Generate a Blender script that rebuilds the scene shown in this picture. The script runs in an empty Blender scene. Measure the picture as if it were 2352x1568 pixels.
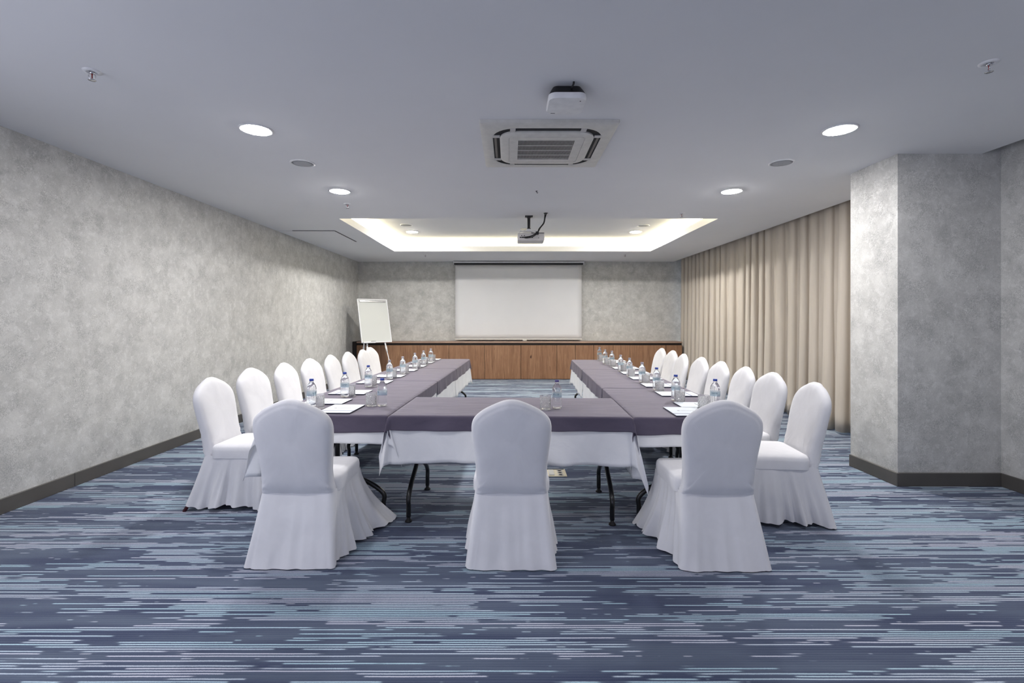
import bpy, bmesh, math, random
from mathutils import Vector, Matrix, noise as mnoise

scene = bpy.context.scene
COL = scene.collection
PI = math.pi
rnd = random.Random(7)

# ------------------------------------------------------------------ helpers
def mesh_obj(name, bm, mat, parent=None, smooth=True, loc=None, kind=None, auto=None):
    me = bpy.data.meshes.new(name)
    bmesh.ops.recalc_face_normals(bm, faces=bm.faces)
    bm.to_mesh(me); bm.free()
    if mat is not None:
        me.materials.append(mat)
    if smooth:
        for p in me.polygons: p.use_smooth = True
        if auto: me.set_sharp_from_angle(angle=math.radians(auto))
    o = bpy.data.objects.new(name, me)
    COL.objects.link(o)
    if parent is not None: o.parent = parent
    if loc is not None: o.location = loc
    if kind: o['kind'] = kind
    return o

def tag(o, label, cat, group=None):
    o['label'] = label; o['category'] = cat
    if group: o['group'] = group
    return o

def thing(name, label, cat, loc=(0, 0, 0), rotz=0.0, group=None):
    o = bpy.data.objects.new(name, None)
    COL.objects.link(o)
    o.location = loc; o.rotation_euler = (0, 0, rotz)
    o.empty_display_size = 0.1
    return tag(o, label, cat, group)

def struct(name, bm, mat, parent=None, smooth=False):
    o = mesh_obj(name, bm, mat, parent, smooth)
    if parent is None: o['kind'] = 'structure'
    return o

def dup(root, loc, rotz, label, group=None, name=None):
    r = root.copy(); COL.objects.link(r)
    r.location = loc; r.rotation_euler = (0, 0, rotz); r['label'] = label
    if group: r['group'] = group
    for ch in list(root.children):
        c = ch.copy(); COL.objects.link(c); c.parent = r
        for g in list(ch.children):
            d = g.copy(); COL.objects.link(d); d.parent = c
    return r

def BM(): return bmesh.new()

def box(bm, x0, x1, y0, y1, z0, z1, bevel=0.0, seg=2):
    r = bmesh.ops.create_cube(bm, size=1.0)
    vs = r['verts']
    for v in vs:
        v.co = Vector(((x0 + x1) / 2 + v.co.x * (x1 - x0), (y0 + y1) / 2 + v.co.y * (y1 - y0), (z0 + z1) / 2 + v.co.z * (z1 - z0)))
    if bevel > 0:
        es = list({e for v in vs for e in v.link_edges})
        bmesh.ops.bevel(bm, geom=es, offset=bevel, segments=seg, affect='EDGES', profile=0.5)
    return bm

def quad(bm, a, b, c, d):
    bm.faces.new([bm.verts.new(p) for p in (a, b, c, d)])

def lathe(bm, prof, n=32, cx=0, cy=0, cap=True, fn=None):
    """prof: list of (r, z). fn(r,z,a)->r lets the radius vary."""
    rings = []
    for (r, z) in prof:
        ring = []
        for i in range(n):
            a = 2 * PI * i / n
            rr = fn(r, z, a) if fn else r
            ring.append(bm.verts.new((cx + rr * math.cos(a), cy + rr * math.sin(a), z)))
        rings.append(ring)
    for k in range(len(rings) - 1):
        for i in range(n):
            j = (i + 1) % n
            bm.faces.new((rings[k][i], rings[k][j], rings[k + 1][j], rings[k + 1][i]))
    if cap:
        bm.faces.new(rings[0][::-1]); bm.faces.new(rings[-1])
    return rings

def tube(bm, pts, r, n=12, r_end=None, sub=6, smooth=True):
    """tube along a (smoothed) path"""
    P = [Vector(p) for p in pts]
    if smooth and len(P) > 2:
        Q = []
        for i in range(len(P) - 1):
            p0 = P[max(i - 1, 0)]; p1 = P[i]; p2 = P[i + 1]; p3 = P[min(i + 2, len(P) - 1)]
            for s in range(sub):
                t = s / sub
                Q.append(0.5 * ((2 * p1) + (p2 - p0) * t + (2 * p0 - 5 * p1 + 4 * p2 - p3) * t * t + (3 * p1 - p0 - 3 * p2 + p3) * t ** 3))
        Q.append(P[-1]); P = Q
    rings = []
    up = None
    for i, p in enumerate(P):
        t = (P[min(i + 1, len(P) - 1)] - P[max(i - 1, 0)]).normalized()
        if up is None:
            up = Vector((0, 0, 1)) if abs(t.z) < 0.9 else Vector((1, 0, 0))
        s = t.cross(up).normalized(); up = s.cross(t).normalized()
        rr = r if r_end is None else r + (r_end - r) * i / (len(P) - 1)
        rings.append([bm.verts.new(p + (s * math.cos(2 * PI * k / n) + up * math.sin(2 * PI * k / n)) * rr) for k in range(n)])
    for a, b in zip(rings[:-1], rings[1:]):
        for k in range(n):
            j = (k + 1) % n
            bm.faces.new((a[k], a[j], b[j], b[k]))
    bm.faces.new(rings[0][::-1]); bm.faces.new(rings[-1])
    return bm

def interp(pts, x):
    if x <= pts[0][0]: return pts[0][1]
    for (a, va), (b, vb) in zip(pts[:-1], pts[1:]):
        if x <= b:
            t = (x - a) / (b - a); t = t * t * (3 - 2 * t) if False else t
            return va + (vb - va) * t
    return pts[-1][1]

def sstep(a, b, x):
    t = min(1, max(0, (x - a) / (b - a))); return t * t * (3 - 2 * t)

def nz(x, y=0.0, z=0.0): return mnoise.noise(Vector((x, y, z)))

# ------------------------------------------------------------------ materials
def lin(r, g, b):
    f = lambda c: (c / 255 / 12.92) if c <= 10.3 else ((c / 255 + 0.055) / 1.055) ** 2.4
    return (f(r), f(g), f(b), 1)

class N:
    """tiny node builder"""
    def __init__(s, name):
        s.m = bpy.data.materials.new(name); s.m.use_nodes = True
        s.t = s.m.node_tree; s.b = s.t.nodes['Principled BSDF']; s.co = None
    def node(s, typ, **kw):
        n = s.t.nodes.new(typ)
        for k, v in kw.items(): setattr(n, k, v)
        return n
    def put(s, sock, v):
        if hasattr(v, 'is_output') or isinstance(v, bpy.types.NodeSocket): s.t.links.new(v, sock)
        else: sock.default_value = v
    def obj(s):
        if s.co is None: s.co = s.node('ShaderNodeTexCoord').outputs['Object']
        return s.co
    def math(s, op, a, b=0.0, c=None):
        n = s.node('ShaderNodeMath', operation=op)
        s.put(n.inputs[0], a); s.put(n.inputs[1], b)
        if c is not None: s.put(n.inputs[2], c)
        return n.outputs[0]
    def sep(s, v):
        n = s.node('ShaderNodeSeparateXYZ'); s.put(n.inputs[0], v); return n.outputs
    def comb(s, x, y, z):
        n = s.node('ShaderNodeCombineXYZ')
        for i, v in enumerate((x, y, z)): s.put(n.inputs[i], v)
        return n.outputs[0]
    def mapped(s, scale, v=None):
        n = s.node('ShaderNodeMapping'); s.put(n.inputs['Vector'], v if v is not None else s.obj())
        n.inputs['Scale'].default_value = scale; return n.outputs[0]
    def noise(s, v, scale=5, detail=2, rough=0.5, dist=0.0, dim='3D', out='Fac'):
        n = s.node('ShaderNodeTexNoise', noise_dimensions=dim)
        s.put(n.inputs['Vector'], v); n.inputs['Scale'].default_value = scale
        n.inputs['Detail'].default_value = detail; n.inputs['Roughness'].default_value = rough
        n.inputs['Distortion'].default_value = dist
        return n.outputs[out]
    def ramp(s, f, stops, interp='LINEAR'):
        n = s.node('ShaderNodeValToRGB'); s.put(n.inputs[0], f)
        r = n.color_ramp; r.interpolation = interp
        while len(r.elements) < len(stops): r.elements.new(0.5)
        for e, (p, c) in zip(r.elements, stops):
            e.position = p; e.color = c if hasattr(c, '__len__') else (c, c, c, 1)
        return n.outputs[0]
    def mix(s, f, a, b, mode='MIX'):
        n = s.node('ShaderNodeMix', data_type='RGBA', blend_type=mode)
        s.put(n.inputs[0], f); s.put(n.inputs[6], a); s.put(n.inputs[7], b); return n.outputs[2]
    def bump(s, h, strength=0.2, dist=0.01):
        n = s.node('ShaderNodeBump'); s.put(n.inputs['Height'], h)
        n.inputs['Strength'].default_value = strength; n.inputs['Distance'].default_value = dist
        s.t.links.new(n.outputs[0], s.b.inputs['Normal'])
    def set(s, **kw):
        names = dict(color='Base Color', rough='Roughness', metal='Metallic', spec='Specular IOR Level', trans='Transmission Weight',
                     ior='IOR', alpha='Alpha', sheen='Sheen Weight', sheenr='Sheen Roughness', sheent='Sheen Tint', emc='Emission Color', ems='Emission Strength', coat='Coat Weight')
        for k, v in kw.items(): s.put(s.b.inputs[names[k]], v)
        return s
M = {}
def plain(key, rgb, rough=0.5, metal=0.0, spec=0.5, var=0.06, scale=20, bump=0.0, **kw):
    n = N(key); c = lin(*rgb)
    f = n.noise(n.obj(), scale, 3)
    dk = tuple(x * (1 - var) for x in c[:3]) + (1,); lt = tuple(min(1, x * (1 + var)) for x in c[:3]) + (1,)
    n.set(color=n.ramp(f, [(0.3, dk), (0.7, lt)]), rough=rough, metal=metal, spec=spec, **kw)
    if bump: n.bump(f, bump, 0.004)
    M[key] = n.m
    return n.m
def emit(key, rgb, strength):
    n = N(key); n.set(color=(0.8, 0.8, 0.8, 1), emc=tuple(rgb) + (1,), ems=strength); M[key] = n.m; return n.m

def make_wallpaper():
    n = N('wallpaper'); o = n.obj()
    big = n.noise(o, 4.6, 5, 0.68, 0.15)
    mid = n.noise(o, 17.0, 6, 0.7, 0.25)
    col = n.mix(n.ramp(big, [(0.35, 0), (0.66, 1)]), (0.455, 0.453, 0.436, 1), (0.60, 0.595, 0.572, 1))
    patch = n.ramp(mid, [(0.53, 0), (0.60, 1)])
    col = n.mix(n.math('MULTIPLY', patch, 0.38), col, (0.70, 0.695, 0.675, 1))
    fine = n.noise(o, 70, 5, 0.7, 0.8)
    worms = n.ramp(n.math('ABSOLUTE', n.math('SUBTRACT', fine, 0.5)), [(0.0, 1), (0.05, 0)])
    zone = n.ramp(n.noise(o, 6.0, 4, 0.6, 0.5), [(0.46, 0), (0.60, 1)])
    w = n.math('MULTIPLY', worms, n.math('MULTIPLY_ADD', zone, 0.80, 0.20))
    col = n.mix(w, col, (0.29, 0.29, 0.28, 1))
    grit = n.noise(o, 190, 2, 0.6)
    col = n.mix(0.35, col, n.ramp(grit, [(0.3, 0.25), (0.7, 0.75)]), 'SOFT_LIGHT')
    n.set(color=col, rough=n.ramp(patch, [(0, 0.62), (1, 0.42)]), spec=0.28)
    n.bump(n.math('ADD', fine, patch), 0.12, 0.003)
    M['wallpaper'] = n.m
make_wallpaper()

def make_carpet():
    n = N('carpet'); o = n.obj(); x, y, z = n.sep(o)
    wob = n.math('MULTIPLY', n.math('SUBTRACT', n.noise(o, 3.0, 3), 0.5), 0.006)
    yy = n.math('DIVIDE', n.math('ADD', y, wob), 0.0143)
    row = n.math('FLOOR', yy); fr = n.math('FRACT', yy)
    d = n.math('ABSOLUTE', n.math('SUBTRACT', fr, 0.5))
    fuzz = n.noise(o, 300, 3, 0.65)
    d2 = n.math('ADD', d, n.math('MULTIPLY', n.math('SUBTRACT', fuzz, 0.5), 0.42))
    thread = n.ramp(d2, [(0.17, 1), (0.30, 0)])
    band = n.noise(n.comb(n.math('MULTIPLY', x, 0.55), n.math('MULTIPLY', row, 0.085), 3.0), 1.0, 3, 0.6)
    per = n.noise(n.comb(n.math('MULTIPLY', x, 1.7), n.math('MULTIPLY', row, 5.37), 9.0), 1.0, 2, 0.5)
    sel = n.math('ADD', n.math('MULTIPLY', band, 0.55), n.math('MULTIPLY', per, 0.45))
    on = n.ramp(sel, [(0.503, 0), (0.509, 1)])
    fleck = n.ramp(n.noise(n.comb(n.math('MULTIPLY', x, 7), n.math('MULTIPLY', row, 3.71), 1.0), 1.0, 2, 0.5), [(0.66, 0), (0.70, 0.6)])
    on2 = n.math('MAXIMUM', on, fleck)
    base = n.mix(n.ramp(n.noise(n.comb(n.math('MULTIPLY', x, 0.8), n.math('MULTIPLY', row, 0.12), 7.0), 1.0, 3), [(0.38, 0), (0.62, 1)]),
                 lin(50, 60, 88), lin(84, 95, 114))
    base = n.mix(n.ramp(fuzz, [(0.3, 0), (0.75, 0.35)]), base, lin(98, 108, 128))
    tint = n.ramp(n.noise(n.comb(n.math('MULTIPLY', x, 0.5), n.math('MULTIPLY', row, 0.21), 21.0), 1.0, 2), [(0.38, 0), (0.62, 1)])
    light = n.mix(tint, lin(178, 206, 217), lin(198, 200, 213))
    gapc = n.mix(on, base, lin(72, 84, 108))
    col = n.mix(n.math('MULTIPLY', on2, thread), gapc, light)
    n.set(color=col, rough=0.95, spec=0.1, sheen=0.15)
    n.bump(n.math('ADD', n.math('MULTIPLY', thread, 0.6), fuzz), 0.5, 0.004)
    M['carpet'] = n.m
make_carpet()

def make_wood():
    n = N('walnut_laminate'); o = n.node('ShaderNodeNewGeometry').outputs['Position']; x, y, z = n.sep(o)
    plank = n.math('FLOOR', n.math('MULTIPLY', n.math('ADD', x, n.math('MULTIPLY', n.noise(n.comb(x, 0, 0), 0.7, 0), 0.0)), 8.3))
    pn = n.node('ShaderNodeTexWhiteNoise', noise_dimensions='1D'); n.put(pn.inputs['W'], plank)
    v = n.comb(n.math('MULTIPLY', x, 34), n.math('ADD', y, pn.outputs[0]), n.math('ADD', n.math('MULTIPLY', z, 1.6), n.math('MULTIPLY', pn.outputs[0], 9)))
    g = n.noise(v, 1.0, 6, 0.65, 1.6)
    col = n.ramp(g, [(0.25, lin(100, 72, 53)), (0.5, lin(140, 105, 80)), (0.75, lin(170, 134, 106))])
    col = n.mix(n.math('MULTIPLY', pn.outputs[0], 0.40), col, lin(112, 78, 56))
    kn = n.ramp(n.noise(n.comb(n.math('MULTIPLY', x, 9), y, n.math('MULTIPLY', z, 5)), 1.0, 1), [(0.74, 0), (0.80, 1)])
    col = n.mix(kn, col, lin(70, 44, 30))
    n.set(color=col, rough=0.45, spec=0.35)
    M['wood'] = n.m
make_wood()

def cloth_mat(key, c0, c1, scale=(6, 6, 6), rough=0.85, sheen=0.2, bump=0.25, weave=600):
    n = N(key); o = n.obj()
    big = n.noise(n.mapped(scale), 1.0, 5, 0.6, 0.6)
    wv = n.noise(o, weave, 1)
    col = n.mix(n.ramp(big, [(0.3, 0), (0.7, 1)]), c0, c1)
    n.set(color=col, rough=rough, sheen=sheen, sheenr=0.4, spec=0.2)
    if sheen > .3: n.set(sheent=(1.0, .94, .98, 1))
    n.bump(n.math('ADD', big, n.math('MULTIPLY', wv, 0.05)), bump, 0.012)
    M[key] = n.m
cloth_mat('chair_cloth', (0.715, 0.71, 0.724, 1), (0.77, 0.765, 0.778, 1), (7, 7, 5), 0.8, 0.08, 0.16)
cloth_mat('white_linen', (0.78, 0.79, 0.81, 1), (0.85, 0.855, 0.87, 1), (5, 5, 5), 0.85, 0.08, 0.2)
cloth_mat('grey_velvet', lin(80, 74, 90), lin(97, 90, 106), (2.2, 9, 5), 0.75, 0.42, 0.5)
cloth_mat('curtain_cloth', lin(183, 174, 162), lin(193, 184, 172), (9, 9, 0.8), 0.55, 0.2, 0.08)

plain('ceiling_paint', (226, 226, 228), 0.9, spec=0.15, var=0.012, scale=1.5)
plain('baseboard', (82, 79, 76), 0.55, var=0.05, scale=6)
plain('white_plastic', (226, 226, 226), 0.4)
plain('offwhite_plastic', (206, 204, 198), 0.45)
plain('grille_grey', (196, 194, 190), 0.5)
plain('louver_grey', (112, 106, 100), 0.5)
plain('dark_void', (14, 14, 15), 0.7)
plain('speaker_mesh', (168, 169, 172), 0.7, scale=300, var=0.2)
plain('black_paint', (12, 12, 14), 0.28, spec=0.6)
plain('black_plastic', (20, 20, 22), 0.45)
plain('rubber', (24, 23, 24), 0.7)
plain('chrome', (205, 205, 208), 0.2, metal=1.0)
plain('white_metal', (222, 222, 224), 0.35)
plain('alu', (200, 200, 200), 0.35, metal=0.6)
plain('screen_fabric', (216, 216, 217), 0.85, var=0.015, scale=2)
plain('whiteboard', (196, 198, 194), 0.12, var=0.01, scale=2)
plain('red_glass', (120, 8, 14), 0.15)
plain('cap_blue', (34, 66, 158), 0.4)
plain('cap_violet', (78, 70, 128), 0.4)
plain('cap_grey', (150, 146, 156), 0.35)
plain('mahogany', (78, 24, 30), 0.4)
plain('worktop', (150, 124, 108), 0.4, var=0.08, scale=8)
plain('dark_gap', (26, 18, 16), 0.7)
plain('outlet_cream', (222, 212, 186), 0.5)
plain('pad_navy', (34, 33, 60), 0.6)
plain('paper', (226, 232, 236), 0.8, var=0.01)
plain('pad_stripe', (122, 126, 156), 0.8)
plain('pad_ink', (130, 132, 136), 0.8)
plain('projector_body', (206, 202, 198), 0.4)
plain('tabletop_plastic', (210, 210, 208), 0.6)

def make_glass(key, ior, tint=(1, 1, 1), rough=0.0, tr=1.0):
    n = N(key)
    f = n.noise(n.obj(), 40, 2)
    n.set(color=n.ramp(f, [(0.2, tuple(0.97 * c for c in tint) + (1,)), (0.8, tuple(tint) + (1,))]), trans=tr, ior=ior, rough=rough, spec=0.5)
    M[key] = n.m
make_glass('water_bottle', 1.30, (0.99, 0.995, 1.0), 0.0, 0.93)
make_glass('cut_glass', 1.45, (1, 1, 1), 0.0, 0.86)

def make_label():
    n = N('bottle_label'); o = n.obj(); x, y, z = n.sep(o)
    a = n.math('ARCTAN2', y, x)
    # looping script-like squiggle between z 0.098 and 0.118 (the printed lettering is too small to read)
    sc = n.noise(n.comb(n.math('MULTIPLY', a, 3.2), n.math('MULTIPLY', z, 190), 0.0), 1.0, 2, 0.5, 1.2)
    dd = n.math('ABSOLUTE', n.math('SUBTRACT', z, 0.1085))
    rng = n.ramp(n.math('MULTIPLY', dd, 100), [(0.55, 1), (0.9, 0)])
    s = n.math('MULTIPLY', n.math('MULTIPLY', n.ramp(n.math('ABSOLUTE', n.math('SUBTRACT', sc, 0.5)), [(0.04, 1), (0.075, 0)]), rng), n.ramp(n.math('SINE', n.math('MULTIPLY', a, 2)), [(0.1, 0), (0.3, 0.85)]))
    fade = n.ramp(n.math('MULTIPLY', n.math('SUBTRACT', z, 0.084), 25), [(0.0, lin(176, 202, 222)), (0.45, lin(218, 234, 240)), (1, lin(236, 243, 246))])
    col = n.mix(s, fade, lin(44, 110, 138))
    n.set(color=col, rough=0.35, trans=0.7, ior=1.05)
    M['bottle_label'] = n.m
make_label()

# ------------------------------------------------------------------ dimensions (metres; camera at origin, looking +Y)
EYE = 1.40
H = 2.79
XL, YB, YR = -3.655, 11.69, -3.2
XC, XW = 3.97, 4.36            # ceiling edge beside the curtain pocket, window wall
XRW = 4.13                     # near right wall
CY0, CY1, CX = 4.06, 4.62, 3.262   # pillar
TX0, TX1, TY0, TY1 = -2.355, 2.885, 6.68, 9.89   # ceiling tray
LIP, H2, REC = 0.107, 3.03, 0.24
HP = 3.12

# ------------------------------------------------------------------ room shell
bm = BM(); quad(bm, (XL - .3, YR - .3, 0), (XW + .3, YR - .3, 0), (XW + .3, YB + .3, 0), (XL - .3, YB + .3, 0)); struct('floor', bm, M['carpet'])

def wall(name, x0, x1, y0, y1, z0=0.0, z1=HP, mat='wallpaper'):
    b = BM(); box(b, x0, x1, y0, y1, z0, z1); return struct(name, b, M[mat])
LY0, LY1 = -2.4, 1.9
b = BM()
box(b, XL - .15, XL, LY1, YB, 0, HP); box(b, XL - .15, XL, YR, LY0, 0, HP); box(b, XL - .15, XL, LY0, LY1, 0, .9); box(b, XL - .15, XL, LY0, LY1, 2.4, HP)
struct('wall_left', b, M['wallpaper'])
b = BM()
for k in range(4):
    yy = LY0 + k * (LY1 - LY0) / 3
    box(b, XL - .10, XL - .04, yy - .03, yy + .03, .9, 2.4)
box(b, XL - .10, XL - .04, LY0, LY1, .9, .95); box(b, XL - .10, XL - .04, LY0, LY1, 2.35, 2.4)
struct('window_fill_left', b, M['white_metal'])  # window added out of view, opening for the left fill light
wall('wall_back', XL - .15, XW + .15, YB, YB + .15)
# right side: near wall, pillar, window wall
wall('wall_right', XRW, XRW + .4, YR, CY0 + .02)
wall('wall_pillar', CX, XRW + .4, CY0, CY1)
# window wall with a long window opening behind the curtains
b = BM()
box(b, XW, XW + .15, CY1, YB, 0, .12); box(b, XW, XW + .15, CY1, YB, 2.7, HP)
box(b, XW, XW + .15, CY1, 5.0, .12, 2.7); box(b, XW, XW + .15, 11.45, YB, .12, 2.7)
struct('wall_right_far', b, M['wallpaper'])
b = BM()
for k in range(5):
    yy = 5.0 + k * 6.45 / 4
    box(b, XW + .03, XW + .09, yy - .03, yy + .03, .12, 2.7)
box(b, XW + .03, XW + .09, 5.0, 11.45, .12, .17); box(b, XW + .03, XW + .09, 5.0, 11.45, 2.65, 2.7)
w1 = struct('window_1', b, M['white_metal'])
b = BM(); box(b, XW + .05, XW + .062, 5.0, 11.45, .15, 2.68); 
gl = N('window_glass'); gl.set(color=(0.95, 0.98, 1, 1), trans=1.0, rough=0.0, ior=1.1); M['window_glass'] = gl.m
mesh_obj('pane', b, M['window_glass'], w1, False)
# rear wall behind the camera, with an added, unseen window for fill light
b = BM(); WX0, WX1, WZ0, WZ1 = -2.6, 3.0, 0.9, 2.4
box(b, XL, WX0, YR - .15, YR, 0, HP); box(b, WX1, XRW, YR - .15, YR, 0, HP)
box(b, WX0, WX1, YR - .15, YR, 0, WZ0); box(b, WX0, WX1, YR - .15, YR, WZ1, HP)
struct('wall_rear', b, M['wallpaper'])
b = BM()
for k in range(4):
    xx = WX0 + k * (WX1 - WX0) / 3
    box(b, xx - .03, xx + .03, YR - .10, YR - .04, WZ0, WZ1)
box(b, WX0, WX1, YR - .10, YR - .04, WZ0, WZ0 + .05); box(b, WX0, WX1, YR - .10, YR - .04, WZ1 - .05, WZ1)
struct('window_fill_rear', b, M['white_metal'])

# ceiling with the recessed tray
b = BM()
def ring(bm, z, o, i):
    (ox0, ox1, oy0, oy1), (ix0, ix1, iy0, iy1) = o, i
    xs = [ox0, ix0, ix1, ox1]; ys = [oy0, iy0, iy1, oy1]
    for a in range(3):
        for c in range(3):
            if a == 1 and c == 1: continue
            quad(bm, (xs[a], ys[c], z), (xs[a + 1], ys[c], z), (xs[a + 1], ys[c + 1], z), (xs[a], ys[c + 1], z))
T = (TX0, TX1, TY0, TY1); R = (TX0 - REC, TX1 + REC, TY0 - REC, TY1 + REC)
def walls4(bm, r, z0, z1):
    x0, x1, y0, y1 = r
    quad(bm, (x0, y0, z0), (x1, y0, z0), (x1, y0, z1), (x0, y0, z1)); quad(bm, (x0, y1, z0), (x1, y1, z0), (x1, y1, z1), (x0, y1, z1))
    quad(bm, (x0, y0, z0), (x0, y1, z0), (x0, y1, z1), (x0, y0, z1)); quad(bm, (x1, y0, z0), (x1, y1, z0), (x1, y1, z1), (x1, y0, z1))
ring(b, H, (XL, XC, YR, YB), T); walls4(b, T, H, H + LIP); ring(b, H + LIP, R, T); walls4(b, R, H + LIP, H2)
quad(b, (R[0], R[2], H2), (R[1], R[2], H2), (R[1], R[3], H2), (R[0], R[3], H2))
quad(b, (XC, YR, H), (XC, YB, H), (XC, YB, HP), (XC, YR, HP))                       # slab edge at the curtain pocket
quad(b, (XC, YR, HP), (XW + .15, YR, HP), (XW + .15, YB, HP), (XC, YB, HP))         # pocket top
bmesh.ops.remove_doubles(b, verts=b.verts, dist=1e-5)
struct('ceiling', b, M['ceiling_paint'])

# baseboards
def bboard(name, x0, x1, y0, y1):
    b = BM(); box(b, x0, x1, y0, y1, 0.0, 0.112, 0.003, 1); return struct(name, b, M['baseboard'])
bboard('baseboard_left', XL, XL + .016, YR, 4.046)
bboard('baseboard_left_far', XL, XL + .016, 4.048, 11.22)
bboard('baseboard_pillar_side', CX - .016, CX, CY0 - .016, CY1)
bboard('baseboard_pillar_front', CX, XRW, CY0 - .016, CY0)
bboard('baseboard_right', XRW - .016, XRW, YR, CY0 - .016)

# ------------------------------------------------------------------ sideboard cabinets along the back wall
FY = 11.24
XCAB0, XCAB1 = XL + .10, 4.02
seam = lambda px: (px - 1170) * FY / 1110
seams = [XCAB0] + [seam(p) for p in (865, 948, 1031, 1113, 1196.5, 1279, 1322, 1363.5, 1447, 1530)] + [XCAB1]
ords = ['at the far left, behind the flip chart', 'second from the left, right of the flip chart leg', 'third from the left, below the screen left edge',
        'fourth from the left, at left table end', 'fifth from the left, mid gap between the tables', 'sixth from the left, right part of the gap',
        'narrow one behind the right table end', 'narrow one right of the right table corner', 'under the far right bottles', 'behind the far right chairs', 'last one beside the curtain']
for k in range(len(seams) - 1):
    x0, x1 = seams[k], seams[k + 1]
    c = thing('cabinet', 'walnut veneer sideboard cabinet %s' % ords[k], 'cabinet', ((x0 + x1) / 2, (FY + YB) / 2, 0), 0, 'walnut cabinets along the back wall')
    hw = (x1 - x0) / 2; hd = (YB - FY) / 2 - .0
    b = BM(); box(b, -hw + .001, hw - .001, -hd + .022, hd - .03, 0.0, .80); mesh_obj('carcass', b, M['dark_gap'], c, False)
    b = BM(); box(b, -hw + .0035, hw - .0035, -hd, -hd + .02, .012, .795, .0015, 1)
    # grain coordinates must differ between doors: keep mesh in world-like x by offsetting the mesh, not the object
    dm = mesh_obj('door', b, M['wood'], c, False)
b = BM(); box(b, -(XCAB1 - XCAB0) / 2, (XCAB1 - XCAB0) / 2, -.225, .20, .045, .08, .003, 1)
wt = thing('worktop', 'long brown worktop running along the sideboard cabinets', 'worktop', ((XCAB0 + XCAB1) / 2, (FY + YB) / 2 - .0, .80), 0)
mesh_obj('top', b, M['worktop'], wt, False)
b = BM(); box(b, -(XCAB1 - XCAB0) / 2, (XCAB1 - XCAB0) / 2, -.19, .19, 0, .045); mesh_obj('shadow_recess', b, M['dark_gap'], wt, False)  # near-black colour stands in for the shadow under the worktop
b = BM(); box(b, XL + .005, XL + .095, FY - .005, YB, 0, .88, .002, 1)
tag(mesh_obj('end_panel', b, M['dark_gap'], None, False), 'dark brown end panel closing the sideboard at the left wall', 'panel')

# ------------------------------------------------------------------ projection screen
SX0, SX1, SY = -1.30, 1.735, 11.56
scr = thing('projection_screen', 'white pull-down projection screen hanging in front of the back wall', 'projection screen', ((SX0 + SX1) / 2, SY, H), 0)
hw = (SX1 - SX0) / 2
b = BM(); box(b, -hw - .03, hw + .04, -.055, .06, -.05, -.012, .004); mesh_obj('case', b, M['alu'], scr, False)
for xa, xb in ((-hw - .035, -hw - .02), (hw + .028, hw + .045)):
    b = BM(); box(b, xa, xb, -.06, .065, -.085, -.0, .003); mesh_obj('bracket', b, M['white_metal'], scr, False)
b = BM()
n_ = 12
pr = [Vector((0, .032 * math.cos(2 * PI * i / n_), -.055 + .03 * math.sin(2 * PI * i / n_))) for i in range(n_)]
rings = [[b.verts.new(p + Vector((sx, 0, 0))) for p in pr] for sx in (-hw, hw + .02)]
for i in range(n_): b.faces.new((rings[0][i], rings[0][(i + 1) % n_], rings[1][(i + 1) % n_], rings[1][i]))
b.faces.new(rings[0]); b.faces.new(rings[1])
mesh_obj('roller', b, M['black_plastic'], scr)
b = BM()
NX, NZ = 24, 16
zt, zb = -.085, .935 - H
g = [[b.verts.new((-hw + .006 + (2 * hw - .012) * i / NX, .004 * nz(i * .35, j * .5, 3.3), zt + (zb - zt) * j / NZ)) for i in range(NX + 1)] for j in range(NZ + 1)]
for j in range(NZ):
    for i in range(NX): b.faces.new((g[j][i], g[j][i + 1], g[j + 1][i + 1], g[j + 1][i]))
fo = mesh_obj('screen_fabric', b, M['screen_fabric'], scr)
sm = fo.modifiers.new('thickness', 'SOLIDIFY'); sm.thickness = .002
b = BM(); box(b, -hw, hw, -.012, .012, zb - .028, zb + .004, .006); mesh_obj('bottom_bar', b, M['offwhite_plastic'], scr)
b = BM(); box(b, .10, .20, -.018, .01, zb - .05, zb - .02, .005); mesh_obj('pull_tab', b, M['offwhite_plastic'], scr)
b = BM(); box(b, -hw - .02, hw + .02, -.037, -.030, -.088, -.03); mesh_obj('drop_strip', b, M['dark_void'], scr, False)

# ------------------------------------------------------------------ ceiling fixtures
emit('lamp_led', (1.0, 0.98, 0.98), 180.0)
emit('lamp_led_mid', (1.0, 0.98, 0.97), 560.0)
emit('lamp_led_tray', (1.0, 0.97, 0.93), 900.0)
def downlight(x, y, z, label, mat, first=None, group='round recessed ceiling downlights'):
    if first is not None:
        return dup(first, (x, y, z), 0, label, group)
    t = thing('downlight', label, 'ceiling light', (x, y, z), 0, group)
    b = BM(); lathe(b, [(.118, .0), (.118, -.004), (.112, -.008), (.100, -.008), (.098, -.002), (.098, 0)], 40, cap=False); mesh_obj('rim', b, M['white_metal'], t)
    b = BM(); lathe(b, [(.098, -.003), (.097, -.008), (.08, -.012), (.04, -.0145), (.006, -.015)], 40); mesh_obj('diffuser', b, mat, t)
    return t
d0 = downlight(-1.855, 3.54, H, 'lit round downlight at front left of the ceiling, largest on the left', M['lamp_led'])
downlight(2.42, 3.54, H, 'lit round downlight at front right of the ceiling, nearest the pillar', None, d0)
for yy in (1.84,):  # extra pair added above the frame, unseen, to even out the light
    for xx, sd in ((-1.855, 'left'), (2.42, 'right')):
        downlight(xx, yy, H, 'added unseen fill downlight nearest the camera, above the upper edge of the photo, %s' % sd, None, d0)
d2 = downlight(-1.84, 5.24, H, 'lit round downlight on the left just before the ceiling tray', M['lamp_led_mid'])
downlight(2.41, 5.24, H, 'lit round downlight on the right just before the ceiling tray', None, d2)
d1 = downlight(-1.81, 9.0, H2, 'lit round downlight inside the ceiling tray on the left', M['lamp_led_tray'])
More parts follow.
